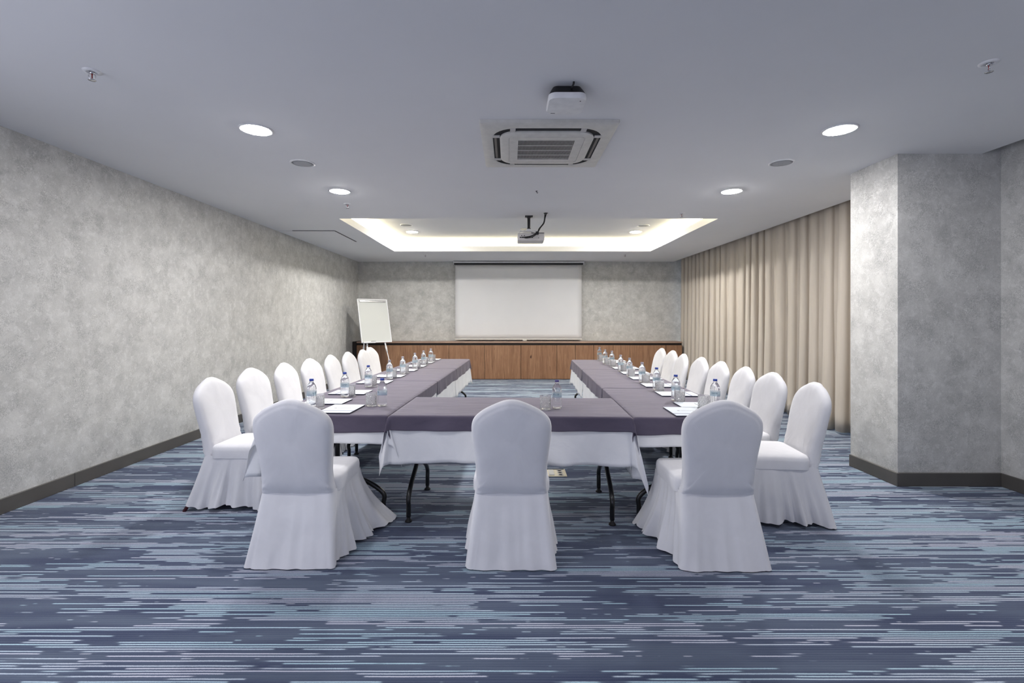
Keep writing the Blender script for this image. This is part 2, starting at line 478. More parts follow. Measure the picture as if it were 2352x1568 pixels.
downlight(2.35, 9.0, H2, 'lit round downlight inside the ceiling tray on the right', None, d1)

def speaker(x, y, z, label, first=None):
    g = 'round ceiling speakers'
    if first is not None: return dup(first, (x, y, z), 0, label, g)
    t = thing('ceiling_speaker', label, 'ceiling speaker', (x, y, z), 0, g)
    b = BM(); lathe(b, [(.105, 0), (.104, -.006), (.096, -.010), (.090, -.008), (.088, 0)], 40, cap=False); mesh_obj('rim', b, M['white_plastic'], t)
    b = BM(); lathe(b, [(.089, -.005), (.06, -.008), (.01, -.009)], 40); mesh_obj('grille', b, M['speaker_mesh'], t)
    return t
s0 = speaker(-1.84, 4.30, H, 'grey round ceiling speaker left, between the two left downlights')
speaker(2.415, 4.29, H, 'grey round ceiling speaker right, above the pillar side', s0)
speaker(-1.78, 8.35, H2, 'round speaker inside the ceiling tray on the left', s0)
speaker(2.33, 8.4, H2, 'round speaker inside the ceiling tray on the right', s0)

def sprinkler(x, y, label, first=None, rz=0, sc=1.0):
    g = 'pendent ceiling sprinklers'
    if first is not None:
        r = dup(first, (x, y, H), rz, label, g); return r
    t = thing('sprinkler', label, 'sprinkler', (x, y, H), rz, g)
    b = BM(); lathe(b, [(.045, 0), (.044, -.004), (.030, -.009), (.022, -.007), (.020, 0)], 32, cap=False); mesh_obj('escutcheon', b, M['white_metal'], t)
    b = BM(); lathe(b, [(.012, 0), (.012, -.014), (.008, -.016)], 20); mesh_obj('orifice', b, M['chrome'], t)
    b = BM()
    for s in (-1, 1): tube(b, [(s * .009, 0, -.012), (s * .015, 0, -.024), (s * .014, 0, -.036), (0, 0, -.046)], .0022, 8)
    mesh_obj('yoke', b, M['chrome'], t)
    b = BM(); lathe(b, [(.004, -.014), (.0045, -.018), (.003, -.022), (.003, -.038), (.001, -.042)], 12); mesh_obj('bulb', b, M['red_glass'], t)
    b = BM(); lathe(b, [(.0, -.046), (.006, -.047), (.019, -.0495), (.020, -.051), (.005, -.0505), (.0, -.0505)][1:], 24, fn=lambda r, z, a: r * (1 if r < .012 else 1 - .12 * (math.cos(a * 10) > 0))); mesh_obj('deflector', b, M['chrome'], t)
    return t
k0 = sprinkler(-2.34, 2.71, 'chrome ceiling sprinkler with red bulb at upper left of the photo', None, .5)
sprinkler(2.60, 2.62, 'chrome ceiling sprinkler with red bulb at upper right of the photo', k0, 1.0)
sprinkler(-1.95, 5.82, 'small ceiling sprinkler just beyond the second left downlight', k0, .2)
sprinkler(2.26, 6.34, 'small ceiling sprinkler at the right front corner of the ceiling tray', k0, .2)
sprinkler(-1.80, 10.35, 'far ceiling sprinkler left, between tray and back wall', k0, .1)
sprinkler(2.48, 10.35, 'far ceiling sprinkler right, between tray and back wall', k0, .1)

# small dark hook beyond the cassette
b = BM(); tube(b, [(0, 0, 0), (0, 0, -.014), (.008, 0, -.022), (.014, 0, -.014)], .003, 8); lathe(b, [(.012, 0), (.012, -.003)], 16)
tag(mesh_obj('ceiling_hook', b, M['black_plastic'], None, True, (.295, 5.24, H)), 'tiny dark hook in the ceiling just beyond the air conditioner', 'hook')

# smoke detector on the tray ceiling, left of the projector pole
t = thing('smoke_detector', 'small cream smoke detector on the tray ceiling beside the projector pole', 'smoke detector', (.26, 8.7, H2), 0)
b = BM(); lathe(b, [(.058, 0), (.058, -.022), (.052, -.03)], 28); mesh_obj('base', b, M['offwhite_plastic'], t)
b = BM(); lathe(b, [(.046, -.03), (.044, -.045), (.034, -.056), (.012, -.058)], 28); mesh_obj('sensor_dome', b, M['white_plastic'], t)

# access panel beside the left wall
t = thing('access_panel', 'square white access panel in the ceiling beside the left wall', 'access panel', (-3.10, 8.15, H), 0)
b = BM(); box(b, -.53, .35, -.56, .5, -.010, 0, .002, 1); mesh_obj('panel', b, M['ceiling_paint'], t, False)
b = BM(); box(b, .352, .368, -.56, .5, -.004, 0); box(b, -.3, .36, -.585, -.563, -.004, 0); mesh_obj('shadow_gap', b, M['dark_gap'], t, False)

# air conditioner cassette
ax, ay = .29, 3.85
t = thing('air_conditioner', 'white four-way ceiling cassette air conditioner with slatted grille', 'air conditioner', (ax - .01, ay, H), 0)
def rrect(hx, hy, r, n=8):
    pts = []
    for (cx, cy, a0) in ((hx - r, hy - r, 0), (-hx + r, hy - r, PI / 2), (-hx + r, -hy + r, PI), (hx - r, -hy + r, 3 * PI / 2)):
        for i in range(n + 1):
            a = a0 + PI / 2 * i / n
            pts.append((cx + r * math.cos(a), cy + r * math.sin(a)))
    return pts
def loft(bm, loops, cap0=False, cap1=False):
    R_ = [[bm.verts.new(p) for p in L] for L in loops]
    n = len(R_[0])
    for a, c in zip(R_[:-1], R_[1:]):
        for i in range(n): bm.faces.new((a[i], a[(i + 1) % n], c[(i + 1) % n], c[i]))
    if cap0: bm.faces.new(R_[0][::-1])
    if cap1: bm.faces.new(R_[-1])
    return R_
L3 = lambda hx, hy, r, z: [(x, y, z) for x, y in rrect(hx, hy, r)]
b = BM(); loft(b, [L3(.49, .49, .01, 0), L3(.49, .49, .01, -.022), L3(.484, .484, .012, -.027), L3(.425, .425, .19, -.034), L3(.405, .405, .18, -.030)]); mesh_obj('panel', b, M['offwhite_plastic'], t, True, auto=40)
b = BM(); loft(b, [L3(.41, .41, .182, -.026), L3(.345, .345, .13, -.022)], True, True); mesh_obj('outlet_slot', b, M['dark_void'], t, False)
b = BM(); loft(b, [L3(.352, .352, .13, -.018), L3(.352, .352, .13, -.036), L3(.340, .340, .12, -.044), L3(.285, .285, .03, -.046), L3(.283, .283, .03, -.043), L3(.278, .278, .028, -.043), L3(.276, .276, .028, -.047), L3(.215, .215, .006, -.047), L3(.213, .213, .006, -.035)]); mesh_obj('grille_frame', b, M['offwhite_plastic'], t, True, auto=35)
b = BM(); loft(b, [L3(.216, .216, .006, -.034), L3(.2, .2, .006, -.0335)], True, True); mesh_obj('filter', b, M['dark_void'], t, False)
b = BM()
for i in range(45):
    x = -.213 + .426 * i / 44
    box(b, x - .0018, x + .0018, -.213, .213, -.0465, -.0435)
for j in range(1, 4):
    y = -.213 + .426 * j / 4
    box(b, -.213, .213, y - .003, y + .003, -.0475, -.0435)
mesh_obj('grille', b, M['grille_grey'], t, False)
for a in range(4):
    b = BM(); box(b, -.23, .23, .376, .394, -.030, -.026, .001, 1)
    for v in b.verts: v.co = Matrix.Rotation(a * PI / 2, 3, 'Z') @ v.co
    mesh_obj('louver', b, M['louver_grey'] if a % 2 else M['black_plastic'], t, False)
for a in range(4):
    for sg_ in (-1, 1):
        b = BM(); box(b, sg_ * .255 - .020, sg_ * .255 + .020, .350, .407, -.035, -.027, .002, 1)
        for v in b.verts: v.co = Matrix.Rotation(a * PI / 2, 3, 'Z') @ v.co
        mesh_obj('corner_joint', b, M['grille_grey'], t, False)

# wireless router hanging below the ceiling
t = thing('wireless_router', 'white square wireless access point on a black ceiling mount', 'router', (.345, 2.96, H), 0)
b = BM(); loft(b, [L3(.085, .08, .03, 0), L3(.10, .105, .04, -.03), L3(.112, .118, .045, -.055)], True, True); mesh_obj('mount', b, M['black_plastic'], t, True, auto=40)
b = BM(); loft(b, [L3(.112, .120, .045, -.055), L3(.114, .122, .046, -.075), L3(.108, .116, .045, -.088), L3(.06, .065, .03, -.091)], True, True); mesh_obj('cover', b, M['white_plastic'], t, True, auto=50)
b = BM(); lathe(b, [(.004, -.0905), (.003, -.092)], 12, .078, -.078); mesh_obj('status_light', b, M['black_plastic'], t)
b = BM(); tube(b, [(.022, -.085, -.03), (.022, -.125, -.03), (.03, -.135, -.015), (.032, -.13, -.0)], .006, 8); mesh_obj('bracket_hook', b, M['black_plastic'], t)
b = BM(); box(b, -.085, -.058, .088, .092, -.0925, -.0905); mesh_obj('brand_mark', b, M['pad_ink'], t, False)

# projector
PXc, PYc = .262, 6.52
t = thing('projector', 'white ceiling-mounted projector with black pole and cables', 'projector', (PXc, PYc, H), 0)
b = BM(); box(b, -.052, .052, -.05, .05, -.012, 0, .003); lathe(b, [(.034, -.012), (.03, -.022), (.022, -.028)], 20); mesh_obj('ceiling_plate', b, M['black_plastic'], t, True, auto=40)
b = BM(); lathe(b, [(.021, -.02), (.021, -.16), (.028, -.165), (.028, -.178)], 20); mesh_obj('pole', b, M['black_paint'], t, True, auto=40)
b = BM(); box(b, -.03, .03, -.03, .03, -.215, -.175, .003)
for s in (-1, 1):
    for q in (-1, 1): tube(b, [(s * .02, q * .02, -.205), (s * .12, q * .1, -.222), (s * .125, q * .1, -.25)], .006, 8)
mesh_obj('mount_bracket', b, M['white_metal'], t, True, auto=40)
bx0, bx1, bz0, bz1 = -.155, .205, -.352, -.246
b = BM(); box(b, bx0, bx1, -.12, .16, bz0, bz1, .018, 4); pb = mesh_obj('body', b, M['projector_body'], t, True, auto=35)
for (x, w, za, zb_) in [(bx0 + .03 + i * .032, (.02, .014, .02, .012, .024, .014)[i], .04, .052) for i in range(6)] + [(bx0 + .05, .012, .065, .076), (bx0 + .085, .012, .065, .076), (.12, .008, .036, .044)]:
    b = BM(); box(b, x, x + w, -.1225, -.118, bz0 + za, bz0 + zb_); mesh_obj('port', b, M['dark_void'], pb, False)
b = BM(); tube(b, [(.13, .18, -.30), (.13, .15, -.30)], .035, 20); mesh_obj('lens', b, M['black_paint'], t)
b = BM(); box(b, .03, .2, -.118, .10, bz1 - .002, bz1 + .004, .001, 1); mesh_obj('top_vent', b, M['black_plastic'], t, False)
b = BM()
tube(b, [(.205, -.19, 0), (.20, -.19, -.06), (.185, -.185, -.13), (.13, -.17, -.20), (.105, -.15, -.245), (.03, -.145, -.29), (-.05, -.135, -.305), (-.10, -.12, -.305)], .007, 8)
tube(b, [(.225, -.19, 0), (.207, -.19, -.06), (.192, -.18, -.13), (.145, -.17, -.19), (.11, -.155, -.25), (.05, -.15, -.30), (-.02, -.14, -.315), (-.06, -.12, -.312)], .006, 8)
mesh_obj('cable', b, M['rubber'], t)
b = BM(); box(b, .085, .125, -.165, -.12, -.272, -.235, .004); mesh_obj('cable_clip', b, M['black_plastic'], t)
b = BM(); lathe(b, [(.03, 0), (.028, -.003)], 20, .215, -.19); mesh_obj('cable_grommet', b, M['black_plastic'], t)

# ------------------------------------------------------------------ flip chart easel
yaw, tilt = math.radians(40), math.radians(15)
BL = Vector((-3.15, 10.3, .895)); ux = Vector((math.cos(yaw), math.sin(yaw), 0))
upv = Vector((-math.sin(yaw) * math.sin(tilt), math.cos(yaw) * math.sin(tilt), math.cos(tilt)))
nrm = ux.cross(upv).normalized()
if nrm.y > 0: nrm = -nrm
W_, H_ = .70, .985
base = BL + ux * (W_ / 2); base.z = 0
t = thing('flip_chart', 'white flip chart easel standing in the back left corner', 'flip chart', base, 0)
def eb(bm, u0, u1, v0, v1, n0, n1, bev=0.0):
    s = BM(); box(s, u0, u1, v0, v1, n0, n1, bev)
    for v in s.verts:
        v.co = BL + ux * v.co.x + upv * v.co.y + nrm * v.co.z - base
    me = bpy.data.meshes.new('x'); s.to_mesh(me); s.free(); bm.from_mesh(me); bpy.data.meshes.remove(me)
    return bm
mesh_obj('board', eb(BM(), .012, W_ - .012, .012, H_ - .012, -.016, .004), M['whiteboard'], t, False)
b = BM(); eb(b, 0, W_, 0, .018, -.02, .009, .003); eb(b, 0, W_, H_ - .018, H_, -.02, .009, .003); eb(b, 0, .018, .018, H_ - .018, -.02, .009, .003); eb(b, W_ - .018, W_, .018, H_ - .018, -.02, .009, .003)
mesh_obj('frame', b, M['white_metal'], t, False)
b = BM(); eb(b, .045, W_ - .045, H_ - .075, H_ - .03, .004, .02, .006); mesh_obj('paper_clamp', b, M['alu'], t, True, auto=40)
b = BM(); eb(b, .02, .30, -.015, .012, .004, .06, .004); mesh_obj('pen_tray', b, M['white_plastic'], t, True, auto=40)
def leg(pu, foot):
    a = BL + ux * pu + nrm * -.03 + upv * .06; f = Vector(foot); d = f - a
    b = BM(); tube(b, [a - base, a + d * .28 - base], .016, 12, smooth=False)
    tube(b, [a + d * .26 - base, f - base], .010, 12, smooth=False)
    o = mesh_obj('leg', b, M['white_metal'], t)
    b = BM(); tube(b, [a + d * .15 - base, a + d * .29 - base], .022, 12, r_end=.016, smooth=False); mesh_obj('collar', b, M['white_plastic'], o)
    b = BM(); lathe(b, [(.016, 0), (.016, .03), (.012, .034)], 12, f.x - base.x, f.y - base.y); mesh_obj('rubber_foot', b, M['rubber'], o)
fl = BL + ux * .12 - nrm * -.25; 
leg(.14, (BL + ux * .08 + nrm * .18).to_tuple()[:2] + (0,))
leg(W_ - .16, (BL + ux * (W_ - .02) + nrm * .18).to_tuple()[:2] + (0,))
leg(.08, (BL + ux * .12 - nrm * .32).to_tuple()[:2] + (0,))
b = BM(); eb(b, .20, .31, .012, .026, .02, .045, .004)
tag(mesh_obj('marker_pen', b, M['black_plastic'], None, True, base), 'black marker pen lying in the flip chart tray', 'pen')

# ------------------------------------------------------------------ curtains
def curtain(name, y0, y1, seed, label, xoff=0.0, folds=4.4):
    b = BM(); r = random.Random(seed)
    L = y1 - y0
    # irregular pleats: cumulative phase
    nS = int(L * 95); nZ = 16
    knots = []; ph = 0.0; y = 0.0
    while y < L + .4:
        knots.append((y, ph)); w = r.uniform(.16, .40); y += w; ph += 2 * PI
    amps = [r.uniform(.65, 1.15) for _ in knots]
    zt = HP - .06
    grid = []
    for j in range(nZ + 1):
        fz = j / nZ; z = zt + (0.012 - zt) * fz
        row = []
        for i in range(nS + 1):
            s = L * i / nS
            k = 0
            while k < len(knots) - 2 and knots[k + 1][0] <= s: k += 1
            t = (s - knots[k][0]) / (knots[k + 1][0] - knots[k][0])
            t2 = t + .05 * math.sin(2 * PI * t) + .10 * fz * nz(k * 1.7, z * .8, seed)
            a = amps[k] * (1 - t) + amps[min(k + 1, len(amps) - 1)] * t
            A = (.042 + .022 * fz) * a
            c = math.cos(2 * PI * t2)
            x = 4.085 + xoff - A * (abs(c) ** .8) * (1 if c > 0 else -1) - .012 * nz(s * 9, z * .5, seed + 3) - .035 * fz ** 2 * (.5 + .5 * nz(s * 1.3, 1, seed))
            yy = y0 + s + .035 * math.sin(4 * PI * t) * (.6 + .4 * fz)
            row.append(b.verts.new((x, yy, z + (.018 * nz(s * 3, 5, seed) + .008 if j == nZ else 0))))
        grid.append(row)
    for j in range(nZ):
        for i in range(nS): b.faces.new((grid[j][i], grid[j][i + 1], grid[j + 1][i + 1], grid[j + 1][i]))
    o = mesh_obj(name, b, M['curtain_cloth'])
    m = o.modifiers.new('thickness', 'SOLIDIFY'); m.thickness = .003
    return tag(o, label, 'curtain', 'taupe pleated floor length curtains')
curtain('curtain', 4.68, 8.30, 11, 'taupe floor-length curtain panel between the pillar and the curtain join')
curtain('curtain', 8.20, 11.52, 23, 'far taupe floor-length curtain panel next to the back wall', .05)

# ------------------------------------------------------------------ U-shaped table block
TH = math.radians(2.2); UY0 = 3.29
cT, sT = math.cos(TH), math.sin(TH)
def U(u, v, z=0.0): return Vector((u * cT + v * sT, UY0 - u * sT + v * cT, z))
TZ = .735
def legset(root, along, pos, a, c, centre):
    """one folding leg frame: two bent tubes; along='u' spreads the feet in u at fixed v=pos, else in v at fixed u=pos (local coords)"""
    def P(q, z): return (q, pos, z) if along == 'u' else (pos, q, z)
    for q, s in ((a, 1), (c, -1)):
        m = centre - s * .045
        b = BM(); tube(b, [P(q, .035), P(q, .10), P(q, .165), P(q + (m - q) * .28, .235), P(q + (m - q) * .82, .31), P(m, .36), P(m, .44), P(m, TZ - .03)], .0165, 12)
        o = mesh_obj('leg', b, M['black_paint'], root)
        x, y, _ = P(q, 0); b = BM(); lathe(b, [(.024, 0), (.024, .008), (.013, .018), (.013, .04)], 16, x, y); mesh_obj('foot_glide', b, M['rubber'], o)
    b = BM(); tube(b, [P(centre - .045, .40), P(centre + .045, .40)], .012, 8, smooth=False); mesh_obj('crossbar', b, M['black_paint'], root)
    sg = 1 if pos < 0 else -1
    if along == 'u': tube_pts = [(centre, pos, .45), (centre, pos + sg * .28, TZ - .03)]
    else: tube_pts = [(pos, centre, .45), (pos + sg * .28, centre, TZ - .03)]
    b = BM(); tube(b, tube_pts, .008, 8, smooth=False); mesh_obj('brace', b, M['black_paint'], root)
def table(u0, u1, v0, v1, label, along):
    cu, cv = (u0 + u1) / 2, (v0 + v1) / 2
    p = U(cu, cv)
    t = thing('folding_table', label, 'table', p, -TH, 'folding tables of the U-shaped block')
    hu, hv = (u1 - u0) / 2, (v1 - v0) / 2
    b = BM(); box(b, -hu, hu, -hv, hv, TZ - .03, TZ, .006, 2); mesh_obj('tabletop', b, M['tabletop_plastic'], t, True, auto=40)
    if along == 'v':        # long in u: leg frames near both u ends, feet spread in v
        for s in (-1, 1): legset(t, 'v', s * (hu - .115), -hv + .03, hv - .10, -.04)
    else:
        for s in (-1, 1): legset(t, 'u', s * (hv - .10), -hu + .04, hu - .04, 0)
    return t
G = .02
table(-.815, .815, 0, .76, 'folding table forming the front of the U, under the nearest cloths', 'v')
vs = [0, 1.555, 3.115, 4.67]
for side, nm in ((-1, 'left'), (1, 'right')):
    for k, pos in enumerate(('nearest the camera', 'in the middle', 'nearest the cabinets')):
        a, c = (-1.69, -.857) if side < 0 else (.857, 1.61)
        table(a, c, vs[k] + .004, vs[k + 1] - .004, 'folding table %s of the %s arm of the U' % (pos, nm), 'u')

def cloth(name, rect, over, z, mat, label, group, seed, off, wave=(.012, .012, .012, .012), flare=(1, 1), hemv=.05, r_edge=.012, fpow=1.2):
    """rect u0,u1,v0,v1; over = overhang at u0,u1,v0,v1"""
    u0, u1, v0, v1 = rect; oL, oR, oN, oF = over
    def axis(a0, a1, oa, ob, step):
        s = []
        if oa > 0: s += [(-oa * (1 - i / 14) ) for i in range(14)]
        n = max(8, int((a1 - a0) / step)); s += [(a1 - a0) * i / n for i in range(n + 1)]
        if ob > 0: s += [(a1 - a0) + ob * (i / 14) for i in range(1, 15)]
        return s
    Lu, Lv = u1 - u0, v1 - v0
    us = axis(u0, u1, oL, oR, .022); vs_ = axis(v0, v1, oN, oF, .03)
    b = BM()
    grid = []
    def drop(s):
        q = r_edge * PI / 2
        if s < q: return r_edge * math.sin(s / r_edge), r_edge * (1 - math.cos(s / r_edge))
        return r_edge, r_edge + (s - q)
    for jv, sv in enumerate(vs_):
        row = []
        for iu, su in enumerate(us):
            a = -su if su < 0 else max(0.0, su - Lu); sa = -1 if su < 0 else 1
            c = -sv if sv < 0 else max(0.0, sv - Lv); sc = -1 if sv < 0 else 1
            bu = min(max(su, 0), Lu); bv = min(max(sv, 0), Lv)
            zz = 0.0; du = dv = 0.0
            if a == 0 and c == 0:
                e = min(su, Lu - su, sv, Lv - sv)
                zz = (.0016 * nz(su * 7, sv * 7, seed) + .0028 * max(0, nz(su * 1.5, sv * 16, seed + 5) - .25)) * sstep(0, .05, e) + .001
            elif c == 0 or a == 0:
                s = a or c
                o_ = (oL if sa < 0 else oR) if a else (oN if sc < 0 else oF)
                w = (wave[0] if sa < 0 else wave[1]) if a else (wave[2] if sc < 0 else wave[3])
                tt = sv if a else su
                s *= 1 + hemv * nz(tt * 1.6, seed, 2.2) + hemv * .4 * nz(tt * 5, seed, 7)
                h, dn = drop(s)
                f = (s / max(o_, .01)) ** fpow
                h += w * f * (.9 + math.sin(tt * 17 + 3 * nz(tt * 1.1, seed, 9)) * .8 + 1.2 * nz(tt * 9, seed, 4))
                zz = -dn
                if a: du = sa * (off + h)
                else: dv = sc * (off + h)
            else:
                rr = math.hypot(a, c); ph = math.atan2(c, a); c2 = math.cos(ph) ** 2
                def fac(q): return 1 + hemv * nz(q * 1.6, seed, 2.2) + hemv * .4 * nz(q * 5, seed, 7)
                def wav(q, w_, o_): return w_ * (rr / max(o_, .01)) ** fpow * (.9 + math.sin(q * 17 + 3 * nz(q * 1.1, seed, 9)) * .8 + 1.2 * nz(q * 9, seed, 4))
                rr *= c2 * fac(bv) + (1 - c2) * fac(bu)
                h, dn = drop(rr); s2 = math.sin(2 * ph)
                h += c2 ** 6 * wav(bv, wave[0] if sa < 0 else wave[1], oL if sa < 0 else oR) + (1 - c2) ** 6 * wav(bu, wave[2] if sc < 0 else wave[3], oN if sc < 0 else oF)
                spread = (.20 + .06 * math.sin(3 * ph + seed)) * rr * max(s2, 0) ** .6
                du = sa * ((off + h) * math.cos(ph) ** .5 + flare[0] * spread * (.25 + .75 * math.cos(ph)))
                dv = sc * ((off + h) * math.sin(ph) ** .5 + flare[1] * spread * (.25 + .75 * math.sin(ph)) + .02 * rr / .3 * math.sin(5 * ph + seed) * s2)
                zz = -dn * (1 - .04 * s2)
            row.append(b.verts.new((u0 + bu + du, v0 + bv + dv, z + zz)))
        grid.append(row)
    for j in range(len(vs_) - 1):
        for i in range(len(us) - 1): b.faces.new((grid[j][i], grid[j][i + 1], grid[j + 1][i + 1], grid[j + 1][i]))
    cu, cv = (u0 + u1) / 2, (v0 + v1) / 2
    for v in b.verts: v.co.x -= cu; v.co.y -= cv; v.co.z -= z
    p = U(cu, cv, z)
    o = mesh_obj(name, b, M[mat], None, True, p)
    o.rotation_euler = (0, 0, -TH)
    m = o.modifiers.new('thickness', 'SOLIDIFY'); m.thickness = .0012; m.offset = -1
    return tag(o, label, 'tablecloth', group)
gw, gg = 'white undercloths of the U-shaped tables', 'grey velvet overcloths of the U-shaped tables'
ZW, ZG = TZ + .0025, TZ + .0075
# front table
cloth('white_undercloth', (-.815, .815, 0, .76), (.25, .41, .325, .2), ZW, 'white_linen', 'white undercloth on the front table, behind the centre chair', gw, 1.3, .002, (.001, .001, .014, .006), (1.1, 1.2), .05, fpow=2.6)
cloth('grey_overcloth', (-.815, .815, 0, .76), (.33, .26, .105, .1), ZG, 'grey_velvet', 'grey velvet overcloth on the front table, behind the centre chair', gg, 2.7, .010, (.001, .001, .008, .004), (1.0, 1.9), .12)
# arms
def arm(side):
    L = side < 0
    nm = 'left' if L else 'right'
    u0, u1 = (-1.69, -.857) if L else (.857, 1.61)
    cuts = [0, 1.80, 3.11, 4.67] if L else [0, 1.345, 3.07, 4.60]
    for k, pos in enumerate(('front', 'middle', 'far')):
        a, c = cuts[k] + (.003 if k else 0), cuts[k + 1] - .003
        near = .20 if k == 0 else 0.0; far = .22 if k == 2 else 0.0
        inn = (.31, .36, .38)[k]; out = (.43 if L else .16, .30, .30)[k]
        wv_in = .002 if k == 0 else .013
        ov = (out, inn, near, far) if L else (inn, out, near, far)
        wv = (.014, wv_in, .006, .01) if L else (wv_in, .014, .006, .01)
        cloth('white_undercloth', (u0, u1, a, c), ov, ZW, 'white_linen', 'white undercloth on the %s section of the %s table arm' % (pos, nm), gw, 3.1 + k + (0 if L else 10), .002, wv, (2.6, .5) if (L and k == 0) else (.5, .5), .05, fpow=2.4)
        inn, out, near, far = (.12, .15, .16)[k], .15, .125 if k == 0 else 0, .12 if k == 2 else 0
        ov = (out, inn, near, far) if L else (inn, out, near, far)
        wv = (.008, wv_in * .5, .005, .006) if L else (wv_in * .5, .008, .005, .006)
        cloth('grey_overcloth', (u0, u1, a, c), ov, ZG, 'grey_velvet', 'grey velvet overcloth on the %s section of the %s table arm' % (pos, nm), gg, 5.9 + k + (0 if L else 10), .010, wv, (.8, .6), .10)
arm(-1); arm(1)
TOP = ZG + .0035      # height things stand at

# ------------------------------------------------------------------ chairs
OUT = [(.0, .95), (.03, .9478), (.06, .939), (.095, .9245), (.13, .9075), (.16, .891), (.19, .868), (.21, .846), (.222, .822), (.228, .79), (.2275, .75), (.222, .69),
       (.214, .62), (.208, .56), (.205, .50), (.206, .45), (.210, .41), (.211, .392), (.203, .378), (.185, .372), (.12, .370), (.06, .370), (0, .370)]
def chair(x, y, rz, label, seed, trail=None, hem=0.0, wr=1.0, showleg=False, group='white covered banquet chairs'):
    t = thing('banquet_chair', label, 'chair', (x, y, 0), rz, group)
    R_ = random.Random(int(seed * 100)); sd = seed
    # ---- backrest: pillow between two faces, leaning back
    loop = [(w, z) for w, z in OUT] + [(-w, z) for w, z in OUT[-2:0:-1]]
    # resample finer
    pts = []
    nl = len(loop)
    for i in range(nl):
        p0, p1, p2, p3 = (loop[(i + q) % nl] for q in (-1, 0, 1, 2))
        for tt in (0, .5):
            pts.append(tuple(.5 * (2 * p1[c] + (p2[c] - p0[c]) * tt + (2 * p0[c] - 5 * p1[c] + 4 * p2[c] - p3[c]) * tt * tt + (3 * p1[c] - p0[c] - 3 * p2[c] + p3[c]) * tt ** 3) for c in (0, 1)))
    zc = .66
    def ycen(z): return -.215 - .115 * (max(0.0, z - .37) / .58) ** 1.15
    def hth(z): return .045 - .010 * sstep(.5, .95, z)
    b = BM()
    svals = [0.0, .2, .4, .6, .74, .82, .87, .895, .92, .945, .97, .988, 1.0]
    def shell(sign):
        rings = []
        for s in svals[1:]:
            ring = []
            for (w, z) in pts:
                X = w * s; Z = zc + (z - zc) * s
                e = (1 - s ** 11) ** (1 / 2.0) if s < 1 else 0
                wrk = wr * (.0035 * nz(X * 9, Z * 9, sd) + .006 * max(0, nz(X * 22, Z * 34, sd + 4) - .1) * sstep(.62, .42, Z) + .0045 * nz(X * 24, Z * 14, sd + 8) * sstep(.86, .95, Z) * (.4 + s))
                # crease ridge following the crown on the rear face
                Y = ycen(Z) + sign * hth(Z) * e + wrk * (1 if s < 1 else .6)
                if abs(s - .895) < .004 and sign < 0: Y += .0026 * sstep(.72, .84, z)
                Y += sign * .0035 * math.sin(Z * 150 + 3 * nz(Z * 9, sd, w)) * sstep(.66, .50, Z) * sstep(.70, .92, s) * (abs(w) > .16) * (1 if s < 1 else .4)
                if sign < 0: Y -= .010 * (1 - (X / .23) ** 2) * e * sstep(.38, .45, Z)
                ring.append((X, Y, Z))
            rings.append(ring)
        return rings
    fr, bk = shell(1), shell(-1)
    V = {}
    def mk(ring): return [b.verts.new(p) for p in ring]
    F = [mk(r) for r in fr]; B = [mk(r) for r in bk[:-1]] + [F[-1]]
    n = len(pts)
    for S in (F, B):
        c = b.verts.new((0, (ycen(zc) + (hth(zc) if S is F else -hth(zc) - .010)), zc))
        for i in range(n): b.faces.new((c, S[0][i], S[0][(i + 1) % n]))
        for q in range(len(S) - 1):
            for i in range(n): b.faces.new((S[q][i], S[q][(i + 1) % n], S[q + 1][(i + 1) % n], S[q + 1][i]))
    mesh_obj('backrest', b, M['chair_cloth'], t)
    # ---- seat cushion under its cover
    b = BM()
    def seatloop(g, z, rr=.06): return [(px, py + .022, z) for px, py in rrect(.228 - g, .222 - g, max(.02, rr - g), 6)]
    loft(b, [seatloop(.001, .382), seatloop(0, .40), seatloop(0, .435), seatloop(.004, .455), seatloop(.016, .468), seatloop(.05, .4755, .07), seatloop(.12, .480, .09), seatloop(.19, .482, .1)], True, True)
    for v in b.verts: v.co.z += .004 * nz(v.co.x * 6, v.co.y * 6, sd)
    mesh_obj('seat', b, M['chair_cloth'], t, True, auto=60)
    # ---- skirt
    b = BM(); NS, NC, NZ_ = 44, 6, 16
    def perim(hxb, hxf, yb, yf, r):
        P = []
        C = [(hxf - r, yf - r, 0), (-hxf + r, yf - r, PI / 2), (-hxb + r, yb + r, PI), (hxb - r, yb + r, 3 * PI / 2)]
        for ci in range(4):
            cx, cy, a0 = C[ci]
            for i in range(NC):
                a = a0 + PI / 2 * i / (NC - 1)
                P.append((cx + r * math.cos(a), cy + r * math.sin(a), math.cos(a), math.sin(a), ci, -1.0))
            nx_, ny_, na = C[(ci + 1) % 4]
            a1 = a0 + PI / 2
            p0 = (cx + r * math.cos(a1), cy + r * math.sin(a1)); a2 = na
            p1 = (nx_ + r * math.cos(a2), ny_ + r * math.sin(a2))
            for i in range(1, NS):
                f = i / NS
                P.append((p0[0] + (p1[0] - p0[0]) * f, p0[1] + (p1[1] - p0[1]) * f, math.cos(a1), math.sin(a1), ci, f))
        return P
    rings = []
